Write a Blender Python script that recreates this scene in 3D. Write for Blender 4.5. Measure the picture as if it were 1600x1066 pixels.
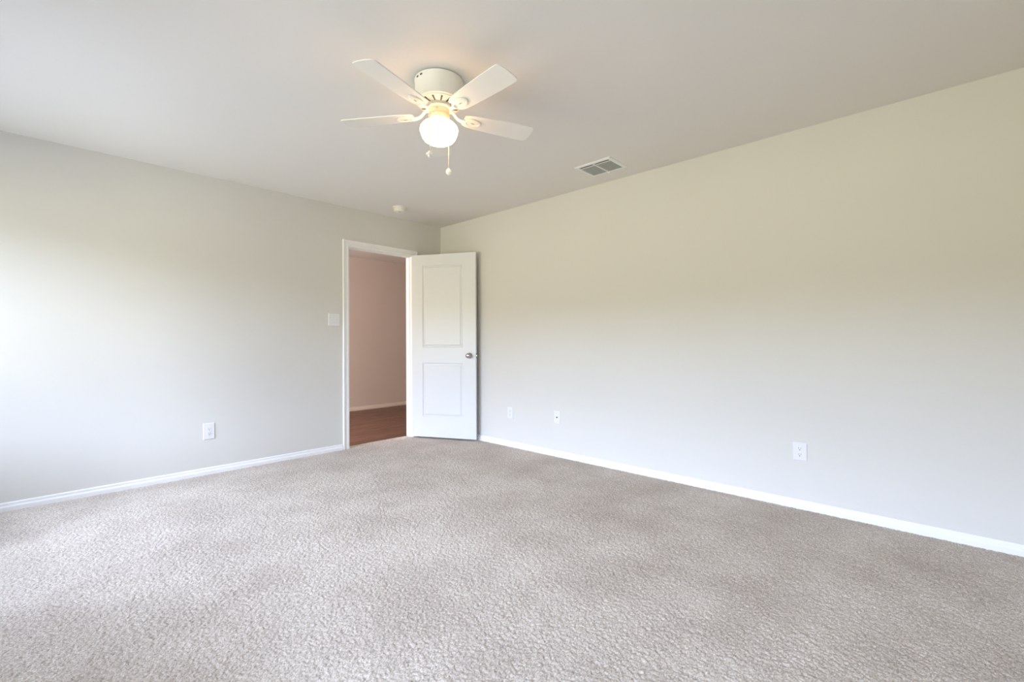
import bpy, bmesh, math
import numpy as np
from mathutils import Vector, Matrix

for o in list(bpy.data.objects):
    bpy.data.objects.remove(o)
S = bpy.context.scene
C = S.collection
PI = math.pi

# ------------------------------------------------------------------ camera
XW, YW, X0, Y0, ZC = 3.42, 4.39, -1.06, -0.55, 2.44      # room, metres
H = 1.083
cd = bpy.data.cameras.new('camera'); cam = bpy.data.objects.new('camera', cd); C.objects.link(cam)
cd.sensor_fit = 'HORIZONTAL'; cd.sensor_width = 36.0
cd.lens = 717.4 / 1600 * 36
cd.clip_start = 0.02
cam.matrix_world = (Matrix.Translation((0, 0, H)) @ Matrix.Rotation(math.radians(43.28 - 90), 4, 'Z')
                    @ Matrix.Rotation(math.radians(90), 4, 'X') @ Matrix.Rotation(math.radians(-0.178), 4, 'Z'))
S.camera = cam

# ------------------------------------------------------------------ view, world
S.view_settings.view_transform = 'Standard'
S.view_settings.look = 'None'
S.view_settings.gamma = 1.0
S.view_settings.use_curve_mapping = False
S.view_settings.exposure = 0.0
S.cycles.use_denoising = True
S.cycles.max_bounces = 14
S.cycles.diffuse_bounces = 10
S.cycles.sample_clamp_indirect = 6.0

SKY = (0.82, 0.965, 1.27)
ZENITH = (0.58, 0.75, 1.10)
TREES = (0.22, 0.21, 0.13)
LAWN = (0.38, 0.36, 0.24)
PATIO = (0.20, 0.245, 0.31)
SKY_K = 23.6
W = bpy.data.worlds.new('overcast_sky'); S.world = W; W.use_nodes = True
nt = W.node_tree; nt.nodes.clear()
tc = nt.nodes.new('ShaderNodeTexCoord'); sp = nt.nodes.new('ShaderNodeSeparateXYZ')
mr = nt.nodes.new('ShaderNodeMapRange'); mr.inputs[1].default_value = -1; mr.inputs[2].default_value = 1
cr = nt.nodes.new('ShaderNodeValToRGB'); bg = nt.nodes.new('ShaderNodeBackground'); wo = nt.nodes.new('ShaderNodeOutputWorld')
def sc(c, k): return (c[0] * k, c[1] * k, c[2] * k, 1)
el = cr.color_ramp.elements
el[0].position = 0.0; el[0].color = sc(PATIO, 1)
el[1].position = 1.0; el[1].color = sc(ZENITH, 1)
for p, c in ((0.24, sc(PATIO, 1)), (0.40, sc(LAWN, 1)), (0.485, sc(LAWN, 1)), (0.50, sc(TREES, 1)), (0.552, sc(TREES, 1)), (0.572, sc(SKY, 1)), (0.72, sc(SKY, 1))):
    e = cr.color_ramp.elements.new(p); e.color = c
bg.inputs[1].default_value = SKY_K
nt.links.new(tc.outputs['Generated'], sp.inputs[0]); nt.links.new(sp.outputs[2], mr.inputs[0])
nt.links.new(mr.outputs[0], cr.inputs[0]); nt.links.new(cr.outputs[0], bg.inputs[0]); nt.links.new(bg.outputs[0], wo.inputs[0])

WINDOWS = [(-0.34, 1.18, 0.60, 2.07), (2.28, 4.25, 0.60, 2.07)]            # y0, y1, z0, z1 on the wall at X0 (behind the frame's left edge)
for (a, b, c, d) in WINDOWS:                    # daylight portals in the window openings
    l = bpy.data.lights.new('window_daylight', 'AREA'); l.shape = 'RECTANGLE'; l.size = d - c; l.size_y = b - a
    l.cycles.is_portal = True
    o = bpy.data.objects.new('window_daylight', l); C.objects.link(o)
    o.location = (X0 - 0.10, (a + b) / 2, (c + d) / 2); o.rotation_euler = (0, -PI / 2, 0)

GLOBE_K = 10.5
GLOBE_C = (1.0, 0.57, 0.28)
l = bpy.data.lights.new('hallway_fill_light', 'POINT'); l.energy = 240; l.color = (1.0, 0.93, 0.92); l.shadow_soft_size = 0.12  # bare unseen light added to brighten the hallway, no fixture modelled
o = bpy.data.objects.new('hallway_fill_light', l); C.objects.link(o); o.location = (0.0, 4.78, 1.45)

# ------------------------------------------------------------------ materials
def mat(name, col, rough=0.5, metal=0.0, spec=0.5, bump=None, var=None, emit=None):
    m = bpy.data.materials.new(name); m.use_nodes = True
    t = m.node_tree; b = t.nodes['Principled BSDF']
    b.inputs['Base Color'].default_value = (*col, 1); b.inputs['Roughness'].default_value = rough
    b.inputs['Metallic'].default_value = metal; b.inputs['Specular IOR Level'].default_value = spec
    tcn = t.nodes.new('ShaderNodeTexCoord')
    if bump:
        n = t.nodes.new('ShaderNodeTexNoise'); n.inputs['Scale'].default_value = bump[0]; n.inputs['Detail'].default_value = 3
        bp = t.nodes.new('ShaderNodeBump'); bp.inputs['Strength'].default_value = bump[1]; bp.inputs['Distance'].default_value = bump[2]
        t.links.new(tcn.outputs['Object'], n.inputs['Vector']); t.links.new(n.outputs['Fac'], bp.inputs['Height'])
        t.links.new(bp.outputs[0], b.inputs['Normal'])
    if var:
        n = t.nodes.new('ShaderNodeTexNoise'); n.inputs['Scale'].default_value = var[0]; n.inputs['Detail'].default_value = 2
        r = t.nodes.new('ShaderNodeValToRGB')
        r.color_ramp.elements[0].position = 0.35; r.color_ramp.elements[1].position = 0.65
        r.color_ramp.elements[0].color = (*[v * (1 - var[1]) for v in col], 1); r.color_ramp.elements[1].color = (*[min(1, v * (1 + var[1])) for v in col], 1)
        t.links.new(tcn.outputs['Object'], n.inputs['Vector']); t.links.new(n.outputs['Fac'], r.inputs[0]); t.links.new(r.outputs[0], b.inputs['Base Color'])
    if emit:
        b.inputs['Emission Color'].default_value = (*emit[0], 1); b.inputs['Emission Strength'].default_value = emit[1]
    return m

M_wall = mat('wall_paint', (0.665, 0.65, 0.61), 0.75, spec=0.25, bump=(90, 0.08, 0.004), var=(1.3, 0.008))
M_ceil = mat('ceiling_paint', (0.745, 0.72, 0.685), 0.9, spec=0.15, bump=(70, 0.12, 0.004), var=(1.1, 0.008))
M_hall = mat('hallway_wall_warm_tint', (0.60, 0.53, 0.47), 0.8, spec=0.2, bump=(90, 0.08, 0.004))  # pinkish tint puts the hallway's warm light into the wall colour
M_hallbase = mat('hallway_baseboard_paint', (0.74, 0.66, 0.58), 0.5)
M_trim = mat('white_trim_enamel', (0.83, 0.825, 0.82), 0.32, spec=0.5)
M_door = mat('white_door_enamel', (0.69, 0.70, 0.705), 0.35, spec=0.5, bump=(25, 0.03, 0.003))
M_plate = mat('white_plastic', (0.755, 0.75, 0.75), 0.3)
M_slot = mat('dark_slot', (0.06, 0.055, 0.05), 0.7)
M_nickel = mat('satin_nickel', (0.50, 0.49, 0.47), 0.10, metal=1.0)
M_fan = mat('cream_fan_enamel', (0.80, 0.785, 0.72), 0.38)
M_switch = mat('yellowish_cream_plastic', (0.70, 0.63, 0.47), 0.4)  # darker, yellower cream than the other fan parts
M_blade = mat('cream_fan_blade', (0.80, 0.785, 0.73), 0.45, bump=(60, 0.03, 0.002))
M_vent = mat('vent_enamel', (0.78, 0.79, 0.76), 0.4)
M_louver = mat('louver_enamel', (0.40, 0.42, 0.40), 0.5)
M_cavity = mat('cavity_shade', (0.10, 0.11, 0.11), 0.9)  # dark colour stands in for shade inside the duct and motor slots
M_chain = mat('pull_chain_metal', (0.62, 0.58, 0.50), 0.35, metal=0.8)
M_fob = mat('cream_fob', (0.85, 0.83, 0.77), 0.35)
M_smoke = mat('detector_plastic', (0.80, 0.77, 0.70), 0.45)
M_frame = mat('window_vinyl', (0.82, 0.82, 0.82), 0.4)
M_globe = mat('lit_opal_glass', (0.9, 0.88, 0.82), 0.3, emit=(GLOBE_C, GLOBE_K))

def glass_mat():
    m = bpy.data.materials.new('window_glass'); m.use_nodes = True; t = m.node_tree; t.nodes.clear()
    tr = t.nodes.new('ShaderNodeBsdfTransparent'); gl = t.nodes.new('ShaderNodeBsdfGlossy'); gl.inputs['Roughness'].default_value = 0.02
    mx = t.nodes.new('ShaderNodeMixShader'); fr = t.nodes.new('ShaderNodeFresnel'); fr.inputs[0].default_value = 1.3
    ou = t.nodes.new('ShaderNodeOutputMaterial')
    t.links.new(fr.outputs[0], mx.inputs[0]); t.links.new(tr.outputs[0], mx.inputs[1]); t.links.new(gl.outputs[0], mx.inputs[2]); t.links.new(mx.outputs[0], ou.inputs[0])
    return m
M_glass = glass_mat()

def carpet_mat():
    m = bpy.data.materials.new('cut_pile_carpet'); m.use_nodes = True; t = m.node_tree; b = t.nodes['Principled BSDF']
    b.inputs['Roughness'].default_value = 0.95; b.inputs['Specular IOR Level'].default_value = 0.05
    tcn = t.nodes.new('ShaderNodeTexCoord')
    # flecks: shade between the tufts put into the yarn colour
    n = t.nodes.new('ShaderNodeTexNoise'); n.inputs['Scale'].default_value = 190; n.inputs['Detail'].default_value = 3; n.inputs['Roughness'].default_value = 0.7
    r = t.nodes.new('ShaderNodeValToRGB'); r.color_ramp.elements[0].position = 0.33; r.color_ramp.elements[1].position = 0.62
    r.color_ramp.elements[0].color = (0.325, 0.28, 0.235, 1); r.color_ramp.elements[1].color = (0.758, 0.688, 0.612, 1)
    # brushed patches: shade of the leaning pile put into the colour
    n2 = t.nodes.new('ShaderNodeTexNoise'); n2.inputs['Scale'].default_value = 2.2; n2.inputs['Detail'].default_value = 4; n2.inputs['Roughness'].default_value = 0.6
    r2 = t.nodes.new('ShaderNodeValToRGB'); r2.color_ramp.elements[0].position = 0.35; r2.color_ramp.elements[1].position = 0.62
    r2.color_ramp.elements[0].color = (0.82, 0.80, 0.785, 1); r2.color_ramp.elements[1].color = (1, 1, 1, 1)
    mx = t.nodes.new('ShaderNodeMix'); mx.data_type = 'RGBA'; mx.blend_type = 'MULTIPLY'; mx.inputs[0].default_value = 1
    bp = t.nodes.new('ShaderNodeBump'); bp.inputs['Strength'].default_value = 0.5; bp.inputs['Distance'].default_value = 0.003
    t.links.new(tcn.outputs['Object'], n.inputs['Vector']); t.links.new(tcn.outputs['Object'], n2.inputs['Vector'])
    t.links.new(n.outputs['Fac'], r.inputs[0]); t.links.new(n2.outputs['Fac'], r2.inputs[0])
    t.links.new(r.outputs[0], mx.inputs[6]); t.links.new(r2.outputs[0], mx.inputs[7]); t.links.new(mx.outputs[2], b.inputs['Base Color'])
    t.links.new(n.outputs['Fac'], bp.inputs['Height']); t.links.new(bp.outputs[0], b.inputs['Normal'])
    return m
M_carpet = carpet_mat()

def wood_mat():
    m = bpy.data.materials.new('dark_wood_planks'); m.use_nodes = True; t = m.node_tree; b = t.nodes['Principled BSDF']
    b.inputs['Roughness'].default_value = 0.45
    tcn = t.nodes.new('ShaderNodeTexCoord'); mp = t.nodes.new('ShaderNodeMapping')
    br = t.nodes.new('ShaderNodeTexBrick'); br.offset = 0.37
    br.inputs['Scale'].default_value = 1; br.inputs['Brick Width'].default_value = 1.15; br.inputs['Row Height'].default_value = 0.145
    br.inputs['Mortar Size'].default_value = 0.0018; br.inputs['Mortar Smooth'].default_value = 0.2
    br.inputs['Color1'].default_value = (0.165, 0.080, 0.056, 1); br.inputs['Color2'].default_value = (0.105, 0.050, 0.034, 1); br.inputs['Mortar'].default_value = (0.035, 0.018, 0.012, 1)
    mp2 = t.nodes.new('ShaderNodeMapping'); mp2.inputs['Scale'].default_value = (2.2, 30, 1)
    n = t.nodes.new('ShaderNodeTexNoise'); n.inputs['Scale'].default_value = 1.6; n.inputs['Detail'].default_value = 6; n.inputs['Distortion'].default_value = 0.6
    r = t.nodes.new('ShaderNodeValToRGB'); r.color_ramp.elements[0].position = 0.35; r.color_ramp.elements[1].position = 0.66
    r.color_ramp.elements[0].color = (0.42, 0.38, 0.36, 1); r.color_ramp.elements[1].color = (1.65, 1.6, 1.6, 1)
    mx = t.nodes.new('ShaderNodeMix'); mx.data_type = 'RGBA'; mx.blend_type = 'MULTIPLY'; mx.inputs[0].default_value = 1
    t.links.new(tcn.outputs['Object'], mp.inputs[0]); t.links.new(mp.outputs[0], br.inputs['Vector'])
    t.links.new(tcn.outputs['Object'], mp2.inputs[0]); t.links.new(mp2.outputs[0], n.inputs['Vector']); t.links.new(n.outputs['Fac'], r.inputs[0])
    t.links.new(br.outputs['Color'], mx.inputs[6]); t.links.new(r.outputs[0], mx.inputs[7]); t.links.new(mx.outputs[2], b.inputs['Base Color'])
    return m
M_wood = wood_mat()

# ------------------------------------------------------------------ helpers
def obj(name, bm, m, parent=None, smooth=None, bevel=0.0, segs=2):
    bmesh.ops.recalc_face_normals(bm, faces=bm.faces[:])
    me = bpy.data.meshes.new(name); bm.to_mesh(me); bm.free()
    o = bpy.data.objects.new(name, me); C.objects.link(o)
    for mm in (m if isinstance(m, (list, tuple)) else [m]): me.materials.append(mm)
    if parent: o.parent = parent
    if bevel:
        md = o.modifiers.new('bevel', 'BEVEL'); md.width = bevel; md.segments = segs; md.limit_method = 'ANGLE'
    if smooth is not None:
        for p in me.polygons: p.use_smooth = True
        me.set_sharp_from_angle(angle=math.radians(smooth))
    return o
def tag(o, label=None, cat=None, group=None, kind=None):
    if label: o['label'] = label
    if cat: o['category'] = cat
    if group: o['group'] = group
    if kind: o['kind'] = kind
    return o
def empty(name, loc, rz=0.0):
    o = bpy.data.objects.new(name, None); C.objects.link(o); o.location = loc; o.rotation_euler = (0, 0, rz)
    o.empty_display_size = 0.05
    return o
def box(bm, x0, x1, y0, y1, z0, z1, mi=0):
    v = [bm.verts.new((x, y, z)) for x in (x0, x1) for y in (y0, y1) for z in (z0, z1)]
    for f in ((0, 1, 3, 2), (4, 6, 7, 5), (0, 4, 5, 1), (2, 3, 7, 6), (0, 2, 6, 4), (1, 5, 7, 3)):
        bm.faces.new([v[i] for i in f]).material_index = mi
    return v
def boxes(*bs):
    bm = bmesh.new()
    for b in bs: box(bm, *b)
    return bm
def extrude_profile(bm, pts, a, b, up=Vector((0, 0, 1)), out=Vector((0, -1, 0)), m0=0.0, m1=0.0):
    """sweep profile pts (out, up) from a to b; m0/m1 shift the ends along the run by m*out (mitres)."""
    a, b = Vector(a), Vector(b); d = (b - a).normalized()
    A = [bm.verts.new(a + out * p[0] + up * p[1] + d * (m0 * p[0])) for p in pts]
    B = [bm.verts.new(b + out * p[0] + up * p[1] + d * (m1 * p[0])) for p in pts]
    n = len(pts)
    for i in range(n):
        j = (i + 1) % n; bm.faces.new((A[i], A[j], B[j], B[i]))
    bm.faces.new(A); bm.faces.new(B[::-1])
def lathe(bm, prof, n=48, cx=0, cy=0, cap=True):
    rings = []
    for r, z in prof:
        if r < 1e-6: rings.append([bm.verts.new((cx, cy, z))])
        else: rings.append([bm.verts.new((cx + r * math.cos(2 * PI * i / n), cy + r * math.sin(2 * PI * i / n), z)) for i in range(n)])
    for A, B in zip(rings, rings[1:]):
        for i in range(n):
            j = (i + 1) % n
            if len(A) == 1 and len(B) == 1: continue
            if len(A) == 1: bm.faces.new((A[0], B[i], B[j]))
            elif len(B) == 1: bm.faces.new((A[i], A[j], B[0]))
            else: bm.faces.new((A[i], A[j], B[j], B[i]))
    if cap:
        for R_ in (rings[0], rings[-1]):
            if len(R_) > 1: bm.faces.new(R_)
def tube(bm, path, rad, n=8, flat=1.0):
    P = [Vector(p) for p in path]; R_ = rad if isinstance(rad, (list, tuple)) else [rad] * len(P)
    rings = []
    for i, p in enumerate(P):
        t = (P[min(i + 1, len(P) - 1)] - P[max(i - 1, 0)]).normalized()
        ref = Vector((0, 0, 1)) if abs(t.z) < 0.95 else Vector((1, 0, 0))
        s = t.cross(ref).normalized(); u = s.cross(t)
        rings.append([bm.verts.new(p + (s * math.cos(2 * PI * k / n) + u * flat * math.sin(2 * PI * k / n)) * R_[i]) for k in range(n)])
    for A, B in zip(rings, rings[1:]):
        for k in range(n): bm.faces.new((A[k], A[(k + 1) % n], B[(k + 1) % n], B[k]))
    bm.faces.new(rings[0]); bm.faces.new(rings[-1][::-1])
def transform(bm, M): bmesh.ops.transform(bm, matrix=M, verts=bm.verts[:])
def prism(bm, outline, z0, z1):
    A = [bm.verts.new((x, y, z0)) for x, y in outline]; B = [bm.verts.new((x, y, z1)) for x, y in outline]
    n = len(A)
    for i in range(n): bm.faces.new((A[i], A[(i + 1) % n], B[(i + 1) % n], B[i]))
    bm.faces.new(A[::-1]); bm.faces.new(B)

# ------------------------------------------------------------------ room shell
T = 0.115                                   # wall thickness
DX0, DX1, DH = 2.245, 3.022, 2.054          # doorway
HY = 6.70                                   # far hallway wall
YT = YW + T
# carpet: real tufted surface
def carpet():
    rng = np.random.default_rng(7)
    def grid(x0, x1, y0, y1, s):
        nx = int(round((x1 - x0) / s)) + 1; ny = int(round((y1 - y0) / s)) + 1
        z = rng.normal(size=(ny, nx))
        def blur(a, k):
            for _ in range(k):
                a = (a + np.roll(a, 1, 0) + np.roll(a, -1, 0)) / 3; a = (a + np.roll(a, 1, 1) + np.roll(a, -1, 1)) / 3
            return a
        fine = blur(z, 1); fine /= fine.std()
        fine = fine * 0.3 + z * 0.9; fine /= fine.std()
        mid = blur(rng.normal(size=(ny, nx)), 4); mid /= mid.std()
        h = np.clip(fine, -2.4, 1.3) * 0.0014 + np.clip(mid, -2, 2) * 0.0003 - 0.001
        X, Y = np.meshgrid(np.linspace(x0, x1, nx), np.linspace(y0, y1, ny))
        X = X + rng.normal(size=X.shape) * s * 0.18; Y = Y + rng.normal(size=X.shape) * s * 0.18
        X[:, 0] = x0; X[:, -1] = x1; Y[0] = y0; Y[-1] = y1
        co = np.stack([X, Y, h], -1).reshape(-1, 3)
        i = np.arange((ny - 1) * (nx - 1)); r_ = i // (nx - 1); c_ = i % (nx - 1); a = r_ * nx + c_
        return co, np.stack([a, a + 1, a + nx + 1, a + nx], -1)
    c1, f1 = grid(X0, XW, Y0, YW, 0.0042)
    c2, f2 = grid(DX0, DX1, YW, YW + 0.10, 0.005)
    co = np.concatenate([c1, c2]); fa = np.concatenate([f1, f2 + len(c1)])
    me = bpy.data.meshes.new('floor'); me.vertices.add(len(co)); me.vertices.foreach_set('co', co.ravel())
    me.loops.add(fa.size); me.loops.foreach_set('vertex_index', fa.ravel().astype(np.int32))
    me.polygons.add(len(fa)); me.polygons.foreach_set('loop_start', np.arange(0, fa.size, 4, dtype=np.int32))
    me.update(calc_edges=True)
    me.polygons.foreach_set('use_smooth', np.ones(len(fa), dtype=bool))
    me.materials.append(M_carpet)
    o = bpy.data.objects.new('floor', me); C.objects.link(o); return o
tag(carpet(), 'beige grey cut pile carpet covering the whole bedroom floor', 'floor', kind='structure')

def struct(name, bm, m, label, cat, **k): return tag(obj(name, bm, m, **k), label, cat, kind='structure')
struct('ceiling', boxes((X0 - T, XW + T, Y0 - T, YT, ZC, ZC + 0.1)), M_ceil, 'smooth pale greige ceiling over the bedroom', 'ceiling')
struct('wall_left', boxes((X0 - T, DX0, YW, YT, -0.05, ZC), (DX1, XW + T, YW, YT, -0.05, ZC), (DX0, DX1, YW, YT, DH, ZC)), M_wall,
       'greige painted wall on the left with the open doorway', 'wall')
struct('wall_right', boxes((XW, XW + T, Y0 - T, YW, -0.05, ZC)), M_wall, 'long blank greige painted wall on the right with three low plates', 'wall')
wb = []
ys = [Y0 - T]
for (a, b, c, d) in WINDOWS:
    wb += [(X0 - T, X0, ys[-1], a, -0.05, ZC), (X0 - T, X0, a, b, -0.05, c), (X0 - T, X0, a, b, d, ZC)]; ys.append(b)
wb.append((X0 - T, X0, ys[-1], YW, -0.05, ZC))
struct('wall_window', boxes(*wb), M_wall, 'greige painted window wall beyond the left edge of the view', 'wall')
struct('wall_back', boxes((X0, XW, Y0 - T, Y0, -0.05, ZC)), M_wall, 'greige painted wall behind the camera', 'wall')

# hallway beyond the doorway
HX0, HX1 = -0.6, 5.9
struct('floor_hallway', boxes((HX0, HX1, YW + 0.10, HY + 0.1, -0.06, -0.002)), M_wood, 'dark reddish brown wood plank floor in the hallway', 'floor')
struct('wall_hallway', boxes((HX0, HX1, HY, HY + 0.1, 0, 2.6), (HX0 - 0.1, HX0, YT, HY, 0, 2.6), (HX1, HX1 + 0.1, YT, HY, 0, 2.6), (XW + T, HX1, YW, YT, 0, 2.6)), M_hall,
       'hallway wall tinted pinkish tan for warm light, seen through the open doorway', 'wall')
struct('ceiling_hallway', boxes((HX0, HX1, YT, HY, 2.40, 2.6)), M_ceil, 'dim ceiling of the hallway seen under the door head', 'ceiling')

# baseboards: (out, up)
BB = [(0, 0), (0.014, 0), (0.0145, 0.030), (0.0125, 0.034), (0.008, 0.040), (0.008, 0.052), (0.005, 0.058), (0, 0.060)]
def base(name, a, b, out, label, m=M_trim, **k):
    bm = bmesh.new(); extrude_profile(bm, BB, a, b, out=Vector(out), **k)
    return struct(name, bm, m, label, 'baseboard')
base('baseboard_left', (X0, YW, -0.004), (DX0 - 0.064, YW, -0.004), (0, -1, 0), 'white two-step baseboard along the left wall up to the doorway', m0=0)
base('baseboard_corner', (DX1 + 0.064, YW, -0.004), (XW, YW, -0.004), (0, -1, 0), 'short white baseboard behind the open door')
base('baseboard_right', (XW, Y0, -0.004), (XW, YW, -0.004), (-1, 0, 0), 'long white baseboard at the foot of the right wall')
base('baseboard_window', (X0, Y0, -0.004), (X0, YW, -0.004), (1, 0, 0), 'white baseboard under the window')
base('baseboard_back', (X0, Y0, -0.004), (XW, Y0, -0.004), (0, 1, 0), 'white baseboard behind the camera')
base('baseboard_hallway', (HX0, HY, 0), (HX1, HY, 0), (0, -1, 0), 'tan lit baseboard along the far hallway wall above wood floor', m=M_hallbase)

# door casing, jambs and stop
def casing():
    bm = bmesh.new(); w = 0.062
    prof = [(0, 0), (0.009, 0), (0.012, 0.006), (0.012, 0.016), (0.010, 0.020), (0.010, 0.044), (0.017, 0.050), (0.017, 0.058), (0.013, w), (0, w)]  # (out, outward from opening)
    o_ = Vector((0, -1, 0))
    def leg(x, sgn):
        A = []; B = []
        for q, s in prof:
            xx = x + sgn * s
            A.append(bm.verts.new((xx, YW - q, -0.004))); B.append(bm.verts.new((xx, YW - q, DH - 0.004 + s)))
        n = len(prof)
        for i in range(n): bm.faces.new((A[i], A[(i + 1) % n], B[(i + 1) % n], B[i]))
        bm.faces.new(A); bm.faces.new(B)
    leg(DX0 + 0.004, -1); leg(DX1 - 0.004, 1)
    A = []; B = []
    for q, s in prof:
        z = DH - 0.004 + s
        A.append(bm.verts.new((DX0 + 0.004 - s, YW - q, z))); B.append(bm.verts.new((DX1 - 0.004 + s, YW - q, z)))
    n = len(prof)
    for i in range(n): bm.faces.new((A[i], A[(i + 1) % n], B[(i + 1) % n], B[i]))
    bm.faces.new(A); bm.faces.new(B)
    return bm
struct('trim_1', casing(), M_trim, 'white moulded casing around the open doorway', 'door casing')
struct('trim_2', boxes((DX0, DX0 + 0.012, YW, YT, 0, DH), (DX1 - 0.012, DX1, YW, YT, 0, DH), (DX0 + 0.012, DX1 - 0.012, YW, YT, DH - 0.012, DH),
                       (DX0 + 0.012, DX0 + 0.022, YW + 0.040, YW + 0.075, 0, DH - 0.012), (DX1 - 0.022, DX1 - 0.012, YW + 0.040, YW + 0.075, 0, DH - 0.012),
                       (DX0 + 0.022, DX1 - 0.022, YW + 0.040, YW + 0.075, DH - 0.022, DH - 0.012)), M_trim,
       'white door jamb lining the inside of the doorway', 'door jamb')

# ------------------------------------------------------------------ door leaf
def door():
    Wd, Hd, Td = 0.762, 2.028, 0.035
    bm = bmesh.new()
    xs = [0, 0.128, 0.612, Wd]            # from the hinge
    zs = [0, 0.225, 0.825, 0.995, 1.912, Hd]
    rings = [(0, 0), (0.009, 0.008), (0.020, 0.007), (0.033, 0.0015)]
    def face(y, s):
        for i in range(3):
            for j in range(5):
                a, b, c, d = xs[i], xs[i + 1], zs[j], zs[j + 1]
                if i == 1 and j in (1, 3):
                    prev = None
                    for off, dep in rings:
                        r_ = [bm.verts.new((-x, y - s * dep, z)) for x, z in ((a + off, c + off), (b - off, c + off), (b - off, d - off), (a + off, d - off))]
                        if prev:
                            for k in range(4): bm.faces.new((prev[k], prev[(k + 1) % 4], r_[(k + 1) % 4], r_[k]))
                        prev = r_
                    bm.faces.new(prev)
                else:
                    bm.faces.new([bm.verts.new((-x, y, z)) for x, z in ((a, c), (b, c), (b, d), (a, d))])
    face(Td, 1); face(0.0, -1)
    for j in range(5):
        for x in (0, Wd): bm.faces.new([bm.verts.new(p) for p in ((-x, 0, zs[j]), (-x, Td, zs[j]), (-x, Td, zs[j + 1]), (-x, 0, zs[j + 1]))])
    for i in range(3):
        for z in (0, Hd): bm.faces.new([bm.verts.new(p) for p in ((-xs[i], 0, z), (-xs[i + 1], 0, z), (-xs[i + 1], Td, z), (-xs[i], Td, z))])
    bmesh.ops.remove_doubles(bm, verts=bm.verts[:], dist=1e-5)
    transform(bm, Matrix.Translation((-0.003, 0, 0)))
    d = struct('door_1', bm, M_door, 'white two-panel door swung open into the bedroom near the corner', 'door')
    d.location = (3.020, 4.378, 0.018); d.rotation_euler = (0, 0, math.radians(117.2))
    kz, kx = 0.908, -0.694
    for s, y in ((1, Td), (-1, 0.0)):
        bm = bmesh.new()
        lathe(bm, [(0.0, 0.0), (0.031, 0.0), (0.032, 0.003), (0.028, 0.008), (0.014, 0.011), (0.011, 0.016), (0.011, 0.030), (0.016, 0.034), (0.025, 0.042), (0.0275, 0.050), (0.026, 0.058), (0.018, 0.064), (0.0, 0.066)], 32, cap=False)
        transform(bm, Matrix.Translation((kx, y, kz)) @ Matrix.Rotation(-s * PI / 2, 4, 'X'))
        k = obj('door_knob', bm, M_nickel, d, smooth=50)
    k['label'] = 'satin nickel knob on the side facing the right wall'
    lp = obj('latch_plate', boxes((-Wd - 0.005, -Wd - 0.003, 0.006, 0.030, kz - 0.028, kz + 0.028)), M_nickel, d, bevel=0.0008)
    bm = bmesh.new(); box(bm, -Wd - 0.013, -Wd - 0.004, 0.011, 0.025, kz - 0.009, kz + 0.009)
    obj('latch_bolt', bm, M_nickel, lp, bevel=0.002)
    for hz in (0.18, 1.0, 1.83):
        bm = bmesh.new(); lathe(bm, [(0.0, -0.047), (0.005, -0.045), (0.005, 0.045), (0.0, 0.047)], 16, cap=False)
        transform(bm, Matrix.Translation((0.002, -0.004, hz)))
        box(bm, -0.003, -0.0015, 0.0, 0.030, hz - 0.044, hz + 0.044)
        obj('hinge', bm, M_nickel, d, smooth=40)
door()

# spring door stop on the right baseboard
ds = empty('door_stop', (XW - 0.014, 3.735, 0.030)); tag(ds, 'small spring door stop on the baseboard behind the open door', 'door stop')
bm = bmesh.new(); n = 160
tube(bm, [(-0.006 - 0.038 * i / n, 0.0045 * math.cos(i * 2 * PI * 11 / n), 0.0045 * math.sin(i * 2 * PI * 11 / n)) for i in range(n + 1)], 0.0013, 6)
obj('spring', bm, M_nickel, ds, smooth=60)
bm = bmesh.new(); lathe(bm, [(0, 0), (0.011, 0), (0.009, 0.006), (0, 0.007)], 20, cap=False); transform(bm, Matrix.Rotation(-PI / 2, 4, 'Y')); obj('mount', bm, M_nickel, ds, smooth=40)
bm = bmesh.new(); lathe(bm, [(0, 0), (0.007, 0), (0.007, 0.010), (0.004, 0.013), (0, 0.013)], 20, cap=False); transform(bm, Matrix.Translation((-0.044, 0, 0)) @ Matrix.Rotation(-PI / 2, 4, 'Y')); obj('rubber_tip', bm, M_plate, ds, smooth=40)

# ------------------------------------------------------------------ wall plates (local: plate in XZ, facing -Y)
def plate_mesh(w, h, t=0.0055):
    bm = bmesh.new()
    e = 0.004
    v0 = [bm.verts.new((x, 0, z)) for x, z in ((-w / 2, -h / 2), (w / 2, -h / 2), (w / 2, h / 2), (-w / 2, h / 2))]
    v1 = [bm.verts.new((x, -t * 0.55, z)) for x, z in ((-w / 2, -h / 2), (w / 2, -h / 2), (w / 2, h / 2), (-w / 2, h / 2))]
    v2 = [bm.verts.new((x, -t, z)) for x, z in ((-w / 2 + e, -h / 2 + e), (w / 2 - e, -h / 2 + e), (w / 2 - e, h / 2 - e), (-w / 2 + e, h / 2 - e))]
    for A, B in ((v0, v1), (v1, v2)):
        for k in range(4): bm.faces.new((A[k], A[(k + 1) % 4], B[(k + 1) % 4], B[k]))
    bm.faces.new(v2); bm.faces.new(v0[::-1]); return bm
def screw(z, parent, x=0.0, t=0.0055):
    bm = bmesh.new(); lathe(bm, [(0, 0), (0.0033, 0), (0.0033, 0.0008), (0.0022, 0.0014), (0, 0.0015)], 16, cap=False)
    transform(bm, Matrix.Translation((x, -t, z)) @ Matrix.Rotation(PI / 2, 4, 'X')); obj('screw', bm, M_plate, parent, smooth=40)
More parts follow.
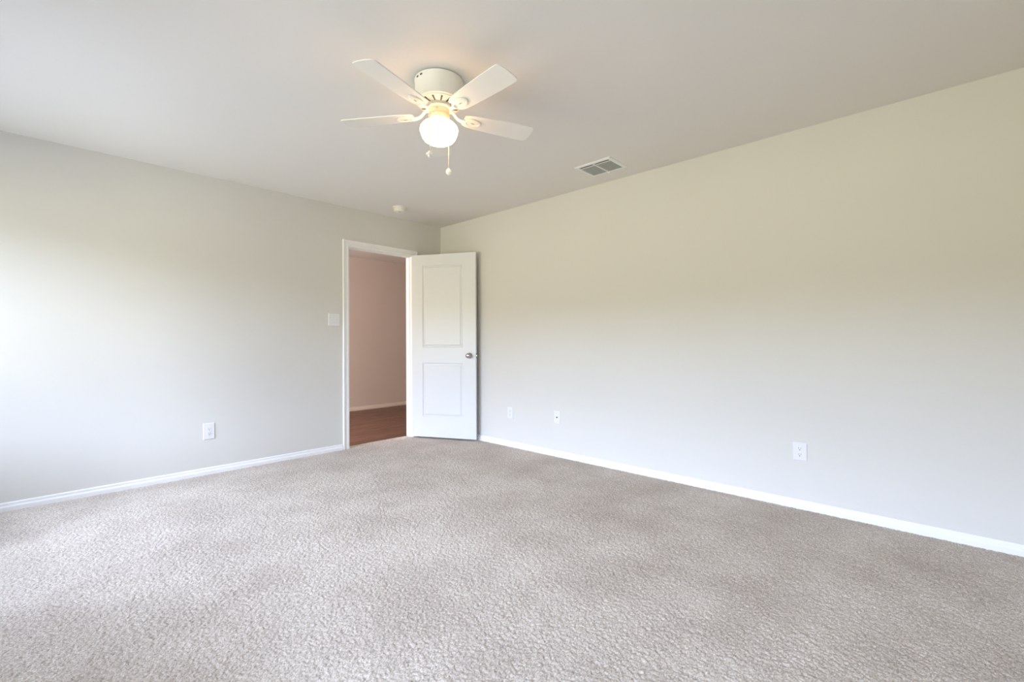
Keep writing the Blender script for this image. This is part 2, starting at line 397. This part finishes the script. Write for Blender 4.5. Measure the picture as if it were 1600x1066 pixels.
def receptacle(zc, parent, t=0.0055):
    bm = bmesh.new(); pts = []
    R_, hh = 0.0172, 0.0143
    for i in range(40):
        a = 2 * PI * i / 40; pts.append((R_ * math.cos(a), max(-hh, min(hh, R_ * math.sin(a)))))
    prism(bm, pts, 0, 0.0022)
    transform(bm, Matrix.Translation((0, -t + 0.0002, zc)) @ Matrix.Rotation(PI / 2, 4, 'X'))
    r_ = obj('receptacle', bm, M_plate, parent, bevel=0.0005)
    y = -t - 0.0021
    bm = boxes((-0.0075, -0.0052, y - 0.0003, y + 0.001, zc - 0.0005, zc + 0.0075), (0.0052, 0.0075, y - 0.0003, y + 0.001, zc + 0.0005, zc + 0.0070))
    g = [(0.0030 * math.cos(a), zc - 0.0075 + 0.0030 * math.sin(a)) for a in [2 * PI * i / 16 for i in range(16)]]
    A = [bm.verts.new((x, y - 0.0003, z)) for x, z in g]; bm.faces.new(A)
    B = [bm.verts.new((x, y + 0.001, z)) for x, z in g]
    for i in range(16): bm.faces.new((A[i], A[(i + 1) % 16], B[(i + 1) % 16], B[i]))
    s_ = obj('slots', bm, M_slot, r_); s_['label'] = 'dark plug slots'
def outlet(loc, rz, w, h, label):
    t = empty('wall_outlet', loc, rz); tag(t, label, 'outlet', 'power outlets low on the walls')
    obj('cover_plate', plate_mesh(w, h), M_plate, t)
    receptacle(0.0195, t); receptacle(-0.0195, t); screw(0, t)
    return t
outlet((1.035, YW, 0.352), 0, 0.081, 0.132, 'white duplex outlet low on the left wall, left of the doorway')
outlet((XW, 3.247, 0.345), -PI / 2, 0.078, 0.117, 'white duplex outlet on the right wall, nearest the open door')
outlet((XW, 0.678, 0.366), -PI / 2, 0.079, 0.114, 'white duplex outlet on the right wall, farthest from the door')
t = empty('cable_jack', (XW, 2.640, 0.367), -PI / 2); tag(t, 'narrow white cable jack plate on the right wall with one dark centre hole', 'cable jack')
obj('cover_plate', plate_mesh(0.074, 0.116), M_plate, t); screw(0.042, t); screw(-0.042, t)
bm = bmesh.new(); lathe(bm, [(0, 0), (0.0065, 0), (0.0065, 0.004), (0.0048, 0.004), (0.0048, 0.009), (0, 0.009)], 18, cap=False)
transform(bm, Matrix.Translation((0, -0.0055, 0)) @ Matrix.Rotation(PI / 2, 4, 'X')); o = obj('coax_socket', bm, M_slot, t, smooth=30); o['label'] = 'dark round socket'

t = empty('light_switch', (2.098, YW, 1.300)); tag(t, 'white double toggle switch plate beside the left door casing', 'light switch')
obj('cover_plate', plate_mesh(0.117, 0.122), M_plate, t)
for sx, up in ((-0.023, 1), (0.023, -1)):
    bm = boxes((sx - 0.0052, sx + 0.0052, -0.0068, -0.005, -0.0125, 0.0125)); fr_ = obj('toggle_bezel', bm, M_plate, t, bevel=0.0004)
    bm = bmesh.new(); box(bm, sx - 0.0040, sx + 0.0040, -0.020, -0.004, -0.0045, 0.0045)
    for v in bm.verts:
        if v.co.y < -0.01: v.co.z += up * 0.0065
    obj('toggle', bm, M_plate, t, bevel=0.001)
    for sz in (0.030, -0.030): screw(sz, t, sx)

# ------------------------------------------------------------------ smoke detector
t = empty('smoke_detector', (2.608, 4.017, ZC), 0); tag(t, 'small round white smoke detector on the ceiling above the doorway', 'smoke detector')
bm = bmesh.new(); lathe(bm, [(0, 0), (0.070, 0), (0.071, -0.004), (0.070, -0.010), (0.0, -0.010)], 48, cap=False); obj('mounting_base', bm, M_smoke, t, smooth=35)
bm = bmesh.new(); lathe(bm, [(0, -0.009), (0.056, -0.009), (0.056, -0.018), (0.053, -0.020), (0.053, -0.026), (0.057, -0.028), (0.057, -0.037), (0.050, -0.046), (0.030, -0.050), (0, -0.050)], 48, cap=False); b_ = obj('sensor_housing', bm, M_smoke, t, smooth=35)
bm = bmesh.new(); lathe(bm, [(0, -0.049), (0.012, -0.049), (0.012, -0.0525), (0.010, -0.0535), (0, -0.0535)], 24, cap=False); transform(bm, Matrix.Translation((-0.012, -0.020, 0))); obj('test_button', bm, M_louver, b_, smooth=35)

# ------------------------------------------------------------------ ceiling register
vx0, vx1, vy0, vy1 = 2.955, 3.222, 1.790, 2.110
t = empty('ceiling_vent', ((vx0 + vx1) / 2, (vy0 + vy1) / 2, ZC)); tag(t, 'rectangular louvered ceiling air vent near the right wall', 'vent')
hx, hy = (vx1 - vx0) / 2, (vy1 - vy0) / 2
def ring_plate(bm, outer, inner, zs_out, zs_in):
    (ox, oy), (ix, iy) = outer, inner
    def r_(a, b, z): return [bm.verts.new(p) for p in ((-a, -b, z), (a, -b, z), (a, b, z), (-a, b, z))]
    L0 = r_(ox, oy, 0); L1 = r_(ox, oy, -0.002); L2 = r_(ox - 0.009, oy - 0.009, zs_out); L3 = r_(ix, iy, zs_in); L4 = r_(ix, iy, 0)
    for A, B in ((L0, L1), (L1, L2), (L2, L3), (L3, L4)):
        for k in range(4): bm.faces.new((A[k], A[(k + 1) % 4], B[(k + 1) % 4], B[k]))
bm = bmesh.new(); ring_plate(bm, (hx, hy), (hx - 0.028, hy - 0.028), -0.008, -0.008)
box(bm, -hx + 0.028, hx - 0.028, -0.006, 0.006, -0.009, -0.002); obj('vent_frame', bm, M_vent, t)
obj('duct_shade_sheet', boxes((-hx + 0.027, hx - 0.027, -hy + 0.027, hy - 0.027, -0.0008, -0.0002)), M_cavity, t)  # flat dark sheet painted as the shade up inside the duct
NL = 9; wv = (hx - 0.028) * 2
for bank in (-1, 1):
    ya, yb = (0.006, hy - 0.028) if bank > 0 else (-hy + 0.028, -0.006)
    for i in range(NL):
        xx = -hx + 0.028 + 0.010 + (wv - 0.010) * (i + 0.8) / (NL + 0.2)
        bm = bmesh.new(); box(bm, -0.0058, 0.0058, ya, yb, -0.0005, 0.0005)
        transform(bm, Matrix.Translation((xx, 0, -0.0062)) @ Matrix.Rotation(math.radians(9), 4, 'Y'))
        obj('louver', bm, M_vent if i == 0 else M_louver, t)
bm = boxes((hx - 0.020, hx - 0.008, -0.012, 0.012, -0.016, -0.008)); obj('damper_lever', bm, M_vent, t, bevel=0.002)

# ------------------------------------------------------------------ ceiling fan
FX, FY = 1.485, 1.916
fan = empty('ceiling_fan', (FX, FY, ZC)); tag(fan, 'cream five-blade hugger ceiling fan with a lit opal globe', 'ceiling fan')
def fz(z): return z - ZC
bm = bmesh.new(); lathe(bm, [(0, 0), (0.112, 0), (0.112, -0.005), (0.0, -0.005)], 64, cap=False); o = obj('mounting_ring', bm, M_slot, fan, smooth=35); o['label'] = 'ring against the ceiling, coloured dark for the gap shadow'  # dark colour stands in for the shadow in the ceiling gap
bm = bmesh.new(); lathe(bm, [(0, -0.0045), (0.121, -0.0045), (0.1255, -0.007), (0.1255, -0.011), (0.1235, -0.014), (0.1215, -0.100), (0.1200, -0.116), (0.112, -0.121), (0.0, -0.121)], 72, cap=False)
hs = obj('motor_housing', bm, M_fan, fan, smooth=35)
for a in (-187, -173):
    bm = boxes((-0.0015, 0.002, -0.007, 0.007, -0.0035, 0.0035)); transform(bm, Matrix.Rotation(math.radians(a), 4, 'Z') @ Matrix.Translation((0.1232, 0, -0.020)))
    o = obj('keyhole_slot', bm, M_slot, hs); o['label'] = 'small dark slot in the housing rim'
bm = bmesh.new(); lathe(bm, [(0, -0.1195), (0.114, -0.1195), (0.112, -0.1245), (0.060, -0.1330), (0.058, -0.136), (0, -0.136)], 64, cap=False)
vr = obj('vent_ring', bm, M_fan, fan, smooth=35)
for i in range(14):
    a = 2 * PI * (i + 0.35) / 14
    bm = bmesh.new()
    for (r0, r1, w0, w1) in ((0.066, 0.104, 0.0034, 0.0058),):
        pts = [(r0, -w0), (r1, -w1), (r1, w1), (r0, w0)]
        def zc_(r): return -0.1245 - (0.112 - r) / 0.052 * 0.0085
        A = [bm.verts.new((x, y, zc_(x) - 0.0008)) for x, y in pts]; B = [bm.verts.new((x, y, zc_(x) + 0.003)) for x, y in pts]
        for k in range(4): bm.faces.new((A[k], A[(k + 1) % 4], B[(k + 1) % 4], B[k]))
        bm.faces.new(A); bm.faces.new(B)
    transform(bm, Matrix.Rotation(a, 4, 'Z')); obj('vent_slot', bm, M_cavity, vr)
bm = bmesh.new(); lathe(bm, [(0, -0.135), (0.050, -0.135), (0.050, -0.142), (0.066, -0.143), (0.068, -0.147), (0.066, -0.152), (0.0, -0.152)], 56, cap=False)
obj('rotor_hub', bm, M_fan, fan, smooth=35)
bm = bmesh.new(); lathe(bm, [(0, -0.151), (0.049, -0.151), (0.0525, -0.154), (0.0525, -0.176), (0.050, -0.178), (0.050, -0.182), (0.0545, -0.184), (0.0545, -0.206), (0.047, -0.209), (0, -0.209)], 56, cap=False)
sh = obj('switch_housing', bm, M_switch, fan, smooth=35)
for a in (-140, -20, 100):
    bm = bmesh.new(); lathe(bm, [(0, 0), (0.004, 0), (0.004, 0.004), (0, 0.005)], 14, cap=False)
    transform(bm, Matrix.Rotation(math.radians(a), 4, 'Z') @ Matrix.Translation((0.052, 0, -0.165)) @ Matrix.Rotation(PI / 2, 4, 'Y')); obj('thumb_screw', bm, M_chain, sh, smooth=40)
prof = [(0.047, 2.232), (0.052, 2.228), (0.068, 2.221), (0.084, 2.211), (0.0950, 2.198), (0.0985, 2.186), (0.0978, 2.176), (0.0935, 2.162), (0.087, 2.145), (0.077, 2.131), (0.062, 2.121), (0.042, 2.1155), (0.020, 2.113), (0, 2.1125)]
bm = bmesh.new(); lathe(bm, [(r, fz(z)) for r, z in prof], 64, cap=False)
gl = obj('globe_shade', bm, M_globe, fan, smooth=60); gl['label'] = 'glowing white opal glass globe'

BL_Z = -0.177
def blade_outline():
    pts = []
    def add(x, y): pts.append((x, y))
    r0, r1 = 0.135, 0.533
    side = [(r0, 0.036), (0.150, 0.047), (0.175, 0.053), (0.22, 0.057), (0.30, 0.061), (0.40, 0.0645), (0.48, 0.066), (0.508, 0.0655)]
    for i in range(5):
        a = math.radians(90 - i * 18); side.append((0.510 + 0.020 * math.cos(a), 0.0455 + 0.020 * math.sin(a)))
    side.append((r1, 0.030)); side.append((r1 + 0.001, 0.0))
    lo = [(x, -y) for x, y in side[:-1]][::-1]
    return side + lo
def iron():
    bm = bmesh.new()
    # curved arm from the hub down and out to the medallion
    P = [(0.055, 0, -0.147), (0.070, 0, -0.150), (0.082, 0, -0.158), (0.092, 0, -0.170), (0.104, 0, -0.180), (0.122, 0, -0.185), (0.145, 0, -0.186)]
    tube(bm, P, [0.013, 0.012, 0.011, 0.0105, 0.011, 0.013, 0.016], 10, flat=0.55)
    return bm
def medallion():
    bm = bmesh.new(); n = 40
    def oval(ax, ay, z): return [bm.verts.new((0.185 + ax * math.cos(2 * PI * i / n), ay * math.sin(2 * PI * i / n) * (1 - 0.10 * math.cos(2 * PI * i / n)), z)) for i in range(n)]
    rs = [oval(0.047, 0.030, -0.0035), oval(0.048, 0.031, -0.009), oval(0.045, 0.028, -0.0115), oval(0.037, 0.021, -0.0115), oval(0.034, 0.018, -0.0085), oval(0.020, 0.009, -0.0095)]
    for A, B in zip(rs, rs[1:]):
        for i in range(n): bm.faces.new((A[i], A[(i + 1) % n], B[(i + 1) % n], B[i]))
    bm.faces.new(rs[0][::-1]); bm.faces.new(rs[-1]); return bm
proto = None
PITCH = Matrix.Rotation(math.radians(-9), 4, 'X')
for i in range(5):
    a = math.radians(-165.2 + 72 * i)
    if proto is None:
        bm = bmesh.new(); prism(bm, blade_outline(), -0.003, 0.003); transform(bm, PITCH)
        bl = obj('blade', bm, M_blade, fan, bevel=0.0012)
        ir = obj('blade_bracket', iron(), M_fan, fan, smooth=60)
        bm = medallion(); transform(bm, PITCH); md = obj('medallion', bm, M_fan, ir, smooth=40)
        md.location = (0, 0, BL_Z)
        bm = boxes((0.176, 0.194, -0.0016, 0.0016, -0.0105, -0.0090)); transform(bm, PITCH); sl = obj('screw_slot', bm, M_slot, ir); sl.location = (0, 0, BL_Z)
        proto = (bl, ir, md, sl)
        B = proto
    else:
        B = [p.copy() for p in proto]
        for b in B: C.objects.link(b)
        B[0].parent = fan; B[1].parent = fan; B[2].parent = B[1]; B[3].parent = B[1]
    B[0].location = (0, 0, BL_Z); B[0].rotation_euler = (0, 0, a); B[1].rotation_euler = (0, 0, a)

# pull chains with fobs: (direction offset in camera right / forward), fob height
th = math.radians(43.28); Fw = Vector((math.cos(th), math.sin(th), 0)); Rt = Vector((Fw.y, -Fw.x, 0))
def chain(lat, fwd, zf, kind):
    p = Rt * lat + Fw * fwd; d = p.normalized()
    path = [d * 0.050 + Vector((0, 0, -0.188)), d * 0.058 + Vector((0, 0, -0.188)), d * 0.075 + Vector((0, 0, -0.196)), d * 0.092 + Vector((0, 0, -0.210)),
            d * p.length + Vector((0, 0, -0.235)), Vector((p.x, p.y, zf + 0.014))]
    bm = bmesh.new(); tube(bm, path, 0.0022 if fwd < 0 else 0.0018, 6)
    for k in range(int((-0.245 - zf) / 0.006)):       # beads
        bmesh.ops.create_icosphere(bm, subdivisions=1, radius=0.0024, matrix=Matrix.Translation((p.x, p.y, zf + 0.012 + k * 0.006)))
    c = obj('pull_chain', bm, M_chain, fan, smooth=60)
    bm = bmesh.new()
    if kind == 'ball': lathe(bm, [(0, 0.014), (0.004, 0.013), (0.010, 0.007), (0.0125, -0.001), (0.011, -0.008), (0.006, -0.013), (0, -0.014)], 24, cap=False)
    else:
        lathe(bm, [(0, 0.013), (0.004, 0.012), (0.005, 0.006), (0.012, 0.003), (0.013, -0.003), (0.006, -0.006), (0.005, -0.013), (0, -0.015)], 24, cap=False)
    transform(bm, Matrix.Translation((p.x, p.y, zf)) @ Matrix.Scale(1.3, 4))
    obj('chain_fob', bm, M_fob, c, smooth=50)
chain(-0.034, -0.098, fz(2.020), 'fan')
chain(0.036, 0.098, fz(2.003), 'ball')

# ------------------------------------------------------------------ window (beyond the left edge of the view, lights the room)
for i, (a, b, c, d) in enumerate(WINDOWS):
    xm = X0 - T * 0.72
    w = struct('window_%d' % (i + 1), boxes((xm - 0.03, xm + 0.03, a, a + 0.045, c, d), (xm - 0.03, xm + 0.03, b - 0.045, b, c, d), (xm - 0.03, xm + 0.03, a, b, c, c + 0.045), (xm - 0.03, xm + 0.03, a, b, d - 0.045, d),
               (xm - 0.03, xm + 0.03, (a + b) / 2 - 0.03, (a + b) / 2 + 0.03, c, d)), M_frame, 'white double window lighting the room beyond the left edge', 'window')
    obj('sash_rail', boxes((xm - 0.015, xm + 0.02, a, b, (c + d) / 2 - 0.02, (c + d) / 2 + 0.02)), M_frame, w)
    for y0_, y1_ in ((a + 0.045, (a + b) / 2 - 0.03), ((a + b) / 2 + 0.03, b - 0.045)):
        for z0_, z1_ in ((c + 0.045, (c + d) / 2 - 0.02), ((c + d) / 2 + 0.02, d - 0.045)):
            obj('pane', boxes((xm - 0.002, xm + 0.002, y0_, y1_, z0_, z1_)), M_glass, w)
    obj('window_sill', boxes((X0 - T * 0.45, X0 + 0.04, a - 0.03, b + 0.03, c - 0.02, c)), M_trim, w, bevel=0.004)
